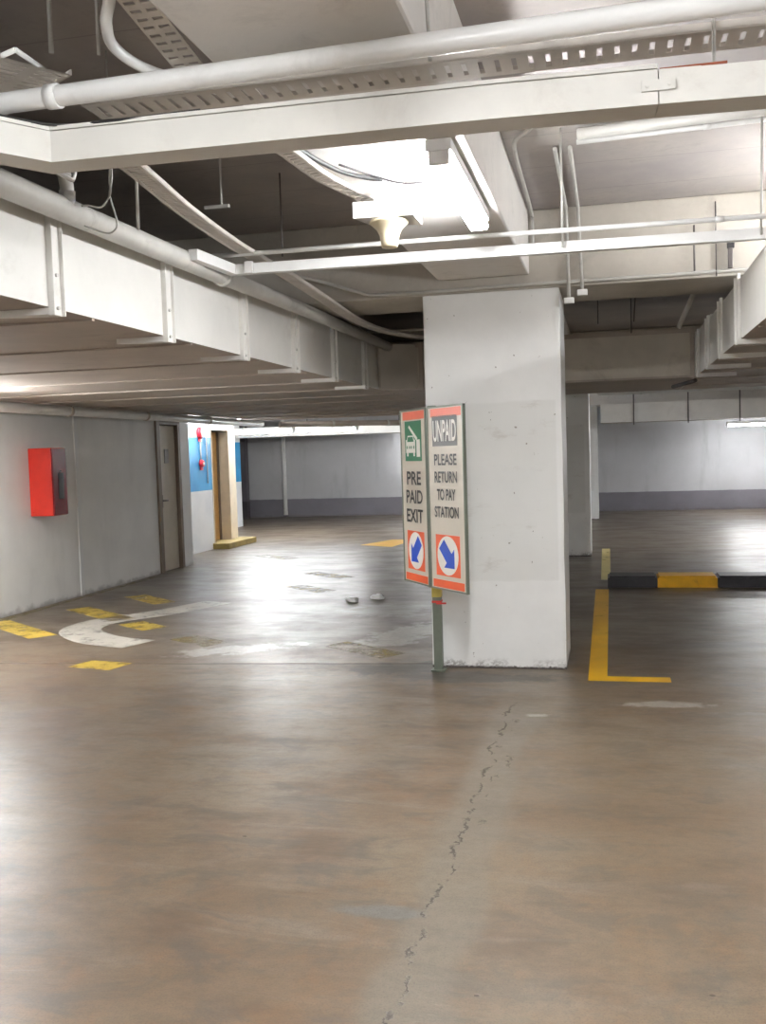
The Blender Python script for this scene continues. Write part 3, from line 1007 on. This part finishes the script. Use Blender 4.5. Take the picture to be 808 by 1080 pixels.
def tray(name, pts, w, label, slot=(.05, .35), lip=.02, t=.003, mat='tray_metal'):
    bm = bmesh.new()
    ribbon_path(bm, pts, w, t, slot, lip)
    return tag(link(name, bm, mat), label, 'cable tray')
tray('cable_tray', [(-1.66, 3.09, 2.715), (-.6, 3.09, 2.715), (.45, 3.10, 2.715), (2.0, 3.13, 2.715)], .155, 'perforated cable tray running just behind the thick round pipe', (.05, .3), .022)
tray('cable_tray', smooth_pts([(-1.66, 3.05, 2.62), (-1.69, 3.42, 2.625), (-1.80, 4.11, 2.64), (-1.90, 4.90, 2.665), (-1.93, 5.5, 2.67), (-1.92, 5.9, 2.66), (-1.9, 6.59, 2.62), (-1.93, 7.85, 2.6), (-1.78, 8.8, 2.6), (-1.4, 9.3, 2.6), (-.8, 9.5, 2.6)], 6), .085, 'curved perforated cable tray sweeping back toward the column', (.03, .3), .016)
tray('cable_tray', smooth_pts([(-1.28, 1.8, 2.90), (-1.27, 2.3, 2.88), (-1.265, 2.7, 2.82), (-1.26, 3.0, 2.77)], 4), .10, 'wide perforated tray beside the painted beam at picture top', (.04, .35, 2), .0)
tray('cable_tray', [(-1.735, 2.885, 2.8), (-1.9, 2.99, 2.8), (-2.3, 3.25, 2.8)], .23, 'tray corner with pale edges at top left above the round pipe', (.03, .3, 2), .018)
tray_corner = bpy.data.objects['cable_tray.003']
bm = bmesh.new()
tube(bm, [(-1.735, 2.77, 2.806), (-1.74, 3.01, 2.806)], .008, 6)
tube(bm, [(-1.735, 2.77, 2.806), (-2.0, 2.885, 2.806)], .008, 6)
link('tray_edge', bm, 'pipe_white', tray_corner)['label'] = 'bright rolled edge'
tray('cable_tray', smooth_pts([(-1.28, 3.35, 2.735), (-1.20, 3.7, 2.72), (-1.14, 4.08, 2.70), (-1.0, 4.45, 2.68), (-.82, 4.6, 2.67)], 5), .07, 'small tray carrying black cables toward the near lamp', (.03, .3), .014)
pipe_thing('power_cable', smooth_pts([(-1.22, 3.5, 2.752), (-1.1, 4.0, 2.73), (-1.0, 4.18, 2.725), (-.93, 4.22, 2.72)], 5), .010, 'cable_black', 'thick black cable lying in the small tray near the lamp', 'cable', 8)
pipe_thing('power_cable', smooth_pts([(-1.06, 4.0, 2.735), (-.96, 4.14, 2.72), (-.85, 4.18, 2.69), (-.74, 4.16, 2.675)], 5), .005, 'cable_black', 'thin black cable looping toward the near lamp', 'cable', 8)

pipe_thing('sprinkler_pipe', [(-2.15, -1, 2.575), (-2.15, 3.29, 2.58), (-2.15, 5.2, 2.595), (-2.15, 5.45, 2.595), (-2.13, 7.0, 2.605), (-2.13, 9.68, 2.61)], [.052, .05, .05, .047, .045, .045], 'pipe_grey', 'long round pipe running along the top edge of the left duct', clips=(.58,))
pipe_thing('branch_pipe', smooth_pts([(-2.13, 3.72, 2.60), (-2.12, 3.70, 2.68), (-2.13, 3.66, 2.73), (-2.25, 3.6, 2.76), (-2.6, 3.5, 2.77)], 5), .028, 'pipe_grey', 'short elbow pipe rising from the long duct-edge pipe', clips=(.1,))
pipe_thing('conduit', smooth_pts([(-2.0, 2.9, 2.655), (-1.99, 3.2, 2.645), (-2.0, 3.5, 2.64), (-2.01, 3.56, 2.65), (-2.01, 3.58, 2.69)], 4), .009, 'pipe_white', 'thin diagonal conduit with hooked end at far left', 'conduit', 8)
pipe_thing('flexible_pipe', smooth_pts([(-1.30, 2.2, 2.83), (-1.29, 2.5, 2.82), (-1.38, 2.67, 2.80), (-1.44, 2.84, 2.80), (-1.40, 3.02, 2.79), (-1.25, 3.3, 2.80), (-1.2, 3.7, 2.83)], 6), .017, 'pipe_white', 'bent white pipe curving down behind the thick round pipe')
bm = T_(smooth_pts([(-1.94, 3.75, 2.80), (-1.955, 3.75, 2.70), (-1.95, 3.745, 2.64), (-1.97, 3.75, 2.61), (-2.0, 3.75, 2.585), (-2.06, 3.76, 2.60), (-2.09, 3.76, 2.60)], 4), .004, 6)
tube(bm, smooth_pts([(-1.95, 3.752, 2.80), (-1.945, 3.752, 2.70), (-1.96, 3.755, 2.64), (-1.95, 3.75, 2.60), (-1.93, 3.75, 2.52), (-1.94, 3.75, 2.49), (-1.98, 3.75, 2.48), (-2.08, 3.76, 2.52)], 4), .004, 6)
tube(bm, [(-1.945, 3.75, 2.80), (-1.945, 3.75, 3.2)], .004, 6)
tag(link('tie_wire', bm, 'rod_metal'), 'twisted tie wire looped over the duct-edge pipe', 'wire')

# square conduit and thin pipe crossing in mid ceiling
sq = tag(empty('square_conduit', (-.6, 5.35, 2.6)), 'long white square-section bar crossing below the near lamp', 'conduit')
link('conduit_body', bar_path([(-2.06, 4.86), (-2.03, 5.32), (-1.0, 5.355), (.8, 5.42), (2.2, 5.48)], .05, .055, [2.582] * 5), 'pipe_white', sq)
link('end_clip', B(-1.97, -1.92, 5.295, 5.319, 2.58, 2.645, bev=.004), 'pipe_white', sq)
pipe_thing('conduit', [(-2.2, 5.2, 2.665), (-.9, 5.27, 2.675), (.79, 5.45 - .09, 2.68), (2.2, 5.45, 2.68)], .013, 'pipe_white', 'thin round white pipe just above the square bar', 'conduit', 10, clips=(.62,))
pipe_thing('conduit', smooth_pts([(-2.2, 6.8, 2.84), (-2.0, 6.97, 2.80), (-1.75, 7.01, 2.72), (-1.55, 7.01, 2.685), (-.6, 7.01, 2.69), (.3, 7.01, 2.69), (1.4, 7.01, 2.70)], 5), .013, 'pipe_grey', 'grey conduit along the lower edge of the cross beam', 'conduit', 8)
pipe_thing('conduit', [(-2.3, 9.2, 2.70), (-1.9, 9.2, 2.70), (-1.3, 9.2, 2.70)], .012, 'pipe_grey', 'short conduit in the dark gap above the cross duct', 'conduit', 8)
# conduits on ceiling and beam face, right of column line
def drop(pts, label, cap=True, r=.012):
    o = pipe_thing('conduit', pts, r, 'pipe_grey', label, 'conduit', 8)
    if cap:
        e = Vector(pts[-1])
        link('end_cap', B(e.x - .035, e.x + .035, e.y - .02, e.y + .02, e.z - .04, e.z, bev=.005), 'pipe_white', o)
drop([(-.27, 5.6, 3.18), (-.27, 6.97, 3.18), (-.27, 7.0, 3.14), (-.262, 7.0, 2.58)], 'left of two capped conduits dropping beside the column top')
drop([(-.19, 5.6, 3.18), (-.19, 6.97, 3.18), (-.19, 7.0, 3.14), (-.172, 7.0, 2.63)], 'right of two capped conduits dropping beside the column top')
pipe_thing('conduit', smooth_pts([(-.31, 5.0, 3.17), (-.38, 5.2, 3.17), (-.46, 5.35, 3.17), (-.485, 5.7, 3.17), (-.5, 6.9, 3.17), (-.5, 6.99, 3.1), (-.5, 7.0, 2.95)], 5), .012, 'pipe_grey', 'bent conduit beside the bright lamp under the slab', 'conduit', 8)
pipe_thing('conduit', [(-.15, 5.49, 3.17), (.79, 5.42, 3.17), (2, 5.35, 3.17)], .013, 'pipe_white', 'thin white conduit under the slab at upper right', 'conduit', 8, clips=(.35, .52))
pipe_thing('conduit', [(-.14, 5.32, 3.16), (.77, 5.22, 3.16), (2, 5.1, 3.16)], .03, 'pipe_grey', 'thicker pale pipe under the slab at upper right', 'pipe', 12)
pipe_thing('brace_tube', [(.86, 8.3, 3.18), (.55, 8.5, 2.50)], .020, 'pipe_grey', 'slanting brace tube in the dark gap left of right duct', 'brace', 10)
rods = [((-.225, 5.32, 3.2), (-.228, 5.36, 2.60), .006, 'rod_metal', 'bright hanger rod holding the square bar right of the lamp'),
        ((.76, 5.36, 3.2), (.76, 5.42, 2.60), .006, 'rod_metal', 'hanger rod at the right picture edge'),
        ((-1.97, 4.02, 3.2), (-1.97, 4.02, 2.55), .007, 'rod_metal', 'hanger rod beside the curved tray above the left duct'),
        ((-1.9, 4.82, 3.2), (-1.9, 4.82, 2.83), .005, 'rod_metal', 'short rod with a cross bracket over the left duct'),
        ((-1.85, 5.62, 3.2), (-1.85, 5.62, 2.72), .005, 'dark_rod', 'thin rod between curved tray and near lamp'),
        ((-1.72, 2.95, 3.2), (-1.72, 2.95, 2.86), .008, 'rod_metal', 'pale rod at upper left above the thick round pipe'),
        ((-1.56, 2.96, 3.2), (-1.56, 2.96, 2.84), .006, 'rod_metal', 'shorter rod at upper left near bent pipe'),
        ((-.52, 3.0, 3.2), (-.505, 3.0, 2.715), .006, 'rod_metal', 'rod holding the perforated tray at picture top middle'),
        ((.30, 3.0, 3.2), (.30, 3.0, 2.60), .005, 'rod_metal', 'small rod in the gap above the trunking joint'),
        ((.70, 7.015, 3.15), (.70, 7.0, 2.66), .004, 'dark_rod', 'thin rusty rod on the cross beam face'),
        ((.56, 6.985, 3.0), (.56, 6.985, 2.70), .006, 'dark_rod', 'short dark rod on the cross beam face'),
        ((.25, 8.9, 3.2), (.21, 8.9, 2.62), .006, 'dark_rod', 'thin dark rod in the gap right of column'),
        ((-.09, 8.9, 3.2), (-.09, 8.9, 2.62), .006, 'dark_rod', 'thin dark rod in the gap nearest the column'),
        ((-1.62, 9.4, 3.2), (-1.62, 9.4, 2.66), .005, 'dark_rod', 'thin rod in the dark gap left of column')]
for a, b, r, mt, lb in rods:
    o = pipe_thing('hanger_rod', [a, b], r, mt, lb, 'rod', 8)
    o['group'] = 'hanger rods under the slab'
    if 'cross bracket' in lb:
        link('cross_bracket', B(-1.99, -1.86, 4.81, 4.83, 2.82, 2.835), 'rod_metal', o)
cl = tag(empty('cable_clip', (.79, 6.95, 2.75)), 'dark hanging clip on the beam beside the right duct', 'clip')
link('clip_body', B(.77, .80, 6.955, 6.985, 2.70, 2.83, bev=.004), 'dark_rod', cl)
link('clip_head', B(.765, .81, 6.95, 6.985, 2.83, 2.87, bev=.004), 'cable_black', cl)

# pipe under the duct along the left wall, and more at far left
pipe_thing('drain_pipe', [(-5.75, 3.0, 2.12), (-5.75, 8.6, 2.125), (-5.75, 12.2, 2.13), (-5.75, 16.0, 2.125)], .052, 'pipe_white', 'round white pipe under the left duct along the wall', clips=(.45, .62, .8), cmat='duct_under')
pipe_thing('drain_pipe', [(-5.6, 16.5, 2.12), (-4.3, 17.6, 2.13), (-3.5, 18.3, 2.12)], .05, 'duct_under', 'brownish slanting pipe beyond the left duct', clips=(.3, .7), cmat='pipe_grey')
for q in ((-5.2, 16.84), (-3.8, 18.04)):
    link('pipe_hanger', T_([(q[0], q[1], 2.17), (q[0], q[1], 3.2)], .008, 6), 'dark_rod', bpy.data.objects['drain_pipe.002'])
pipe_thing('drain_pipe', [(-.15, 12.9, 2.24), (2.5, 12.95, 2.24), (6, 13.0, 2.24)], .035, 'pipe_white', 'white pipe just behind the cross duct on the right', clips=(.1,))
bm = bmesh.new()
box(bm, .38, .42, 10.3, 10.34, 2.10, 2.2)
pipe_thing('brace_tube', [(.80, 10.02, 2.165), (.62, 10.5, 2.14)], .02, 'dark_rod', 'small dark brace under corner of right duct', 'brace', 8)
bm.free()

# flared loudspeaker hanging from the beam
hs = tag(empty('horn_loudspeaker', (-.92, 4.28, 2.45)), 'cream flared trumpet-shaped fitting hanging left of the lamp', 'loudspeaker')
bm = bmesh.new()
lathe(bm, [(.030, 0), (.034, 0), (.038, .02), (.042, .05), (.054, .075), (.075, .095), (.084, .102), (.086, .108), (.082, .112), (.02, .112)], (-.92, 4.28, 2.445), 36)
link('horn', bm, 'horn_cream', hs)
bm = bmesh.new()
flat_poly(bm, [(-1.06, 4.20), (-.80, 4.22), (-.80, 4.42), (-1.0, 4.42)], 2.563, 2.63)
link('mounting_plate', bm, 'lamp_body', hs)
link('stem', B(-.98, -.86, 4.26, 4.36, 2.63, 2.76, bev=.005), 'lamp_body', hs)

# ------------------------------------------------------------------ fluorescent lamps
def lamp(cx, cy, z, L, axis, label, ceil=None, wide=.05, twin=False, glow='tube_glow'):
    """batten lamp; tube on its underside; ceil = height of what it hangs from"""
    e = tag(empty('fluorescent_lamp', (cx, cy, z)), label, 'lamp')
    def bb(a0, a1, w0, w1, z0, z1, bev=.003):
        if axis == 'y':
            return B(cx + w0, cx + w1, cy + a0, cy + a1, z0, z1, bev=bev)
        return B(cx + a0, cx + a1, cy + w0, cy + w1, z0, z1, bev=bev)
    link('housing', bb(-L / 2, L / 2, -wide, wide, z + .03, z + .075), 'lamp_body', e)  # extra-wide housings are shaped to keep upward light off the slab
    for s in (-1, 1):
        a = s * (L / 2 - .015)
        link('socket', bb(a - .012, a + .012, -wide * .8, wide * .8, z - .02, z + .03), 'lamp_body', e)
    offs = (-.03, .03) if twin else (0,)
    for q in offs:
        h = L / 2 - .028
        p = [(cx + q, cy - h, z), (cx + q, cy + h, z)] if axis == 'y' else [(cx - h, cy + q, z), (cx + h, cy + q, z)]
        link('glowing_tube', T_(p, .0165, 12), glow, e)
    if ceil:
        for s in (-.35, .35):
            x, y = (cx, cy + s * L) if axis == 'y' else (cx + s * L, cy)
            link('suspension', T_([(x, y, z + .075), (x, y, ceil)], .006, 6), 'rod_metal', e)
    return e
lamp(-.62, 4.42, 2.665, 1.22, 'y', 'glaring fluorescent lamp on the beam left of the column line', twin=True)
lamp(-.62, 1.45, 2.665, 1.22, 'y', 'fluorescent lamp on the beam overhead, above picture top', twin=True)
lamp(-5.35, 7.0, 2.05, 1.5, 'y', 'fluorescent lamp beside the left wall just outside the frame', 2.2, twin=True, glow='tube_glow_new')
lamp(-6.4, 15.1, 2.5, 1.2, 'y', 'lamp in the wall recess above the blue band, hidden by the duct', 3.2, glow='tube_glow_old', wide=.1)
lamp(-6.3, 17.9, 2.32, 1.2, 'x', 'lamp in front of the cream door opening, hidden by the duct', 3.2, wide=.12)
lamp(2.9, 17.4, 2.7, 1.5, 'y', 'added hidden fill lamp behind the right cross duct', 3.2, twin=True, wide=.16)  # unseen lamp, added to brighten the far duct on the right
lamp(-6.7, 18.8, 2.06, 1.22, 'x', 'left one of two far lamps in line beyond the ochre door', 3.2, twin=True, wide=.1, glow='tube_glow_new')
lamp(-5.4, 18.8, 2.06, 1.22, 'x', 'right one of two far lamps in line beyond the ochre door', 3.2, twin=True, wide=.1)
lamp(-4.3, 24.3, 1.95, 1.22, 'x', 'small distant lamp by the end wall left of the sign', 3.2)
lamp(3.1, 23.2, 1.95, 1.22, 'x', 'bright lamp before the end wall at the right edge', 3.2, twin=True, wide=.14)
lamp(1.55, 6.05, 2.8, 1.2, 'y', 'added fill lamp above the right duct outside the frame', 3.2)  # added out of view to light the slab and cross beam face
lamp(2.6, 2.2, 2.5, 1.2, 'y', 'added fill lamp over the right aisle beside the viewer', 3.2, twin=True, wide=.1)  # unseen side lamp, added for general fill
lamp(4.6, 15.5, 2.3, 1.22, 'y', 'lamp over the far right bay outside the frame', 3.2, twin=True)
lamp(-2.9, -2.4, 2.7, 1.22, 'x', 'added ambient fill lamp behind the viewer', 3.2, twin=True)  # added behind the camera for ambient light
lamp(2.2, -1.6, 2.7, 1.22, 'x', 'added ambient fill lamp behind the viewer to the right', 3.2, twin=True)  # second unseen lamp, put in to lift the ambient level
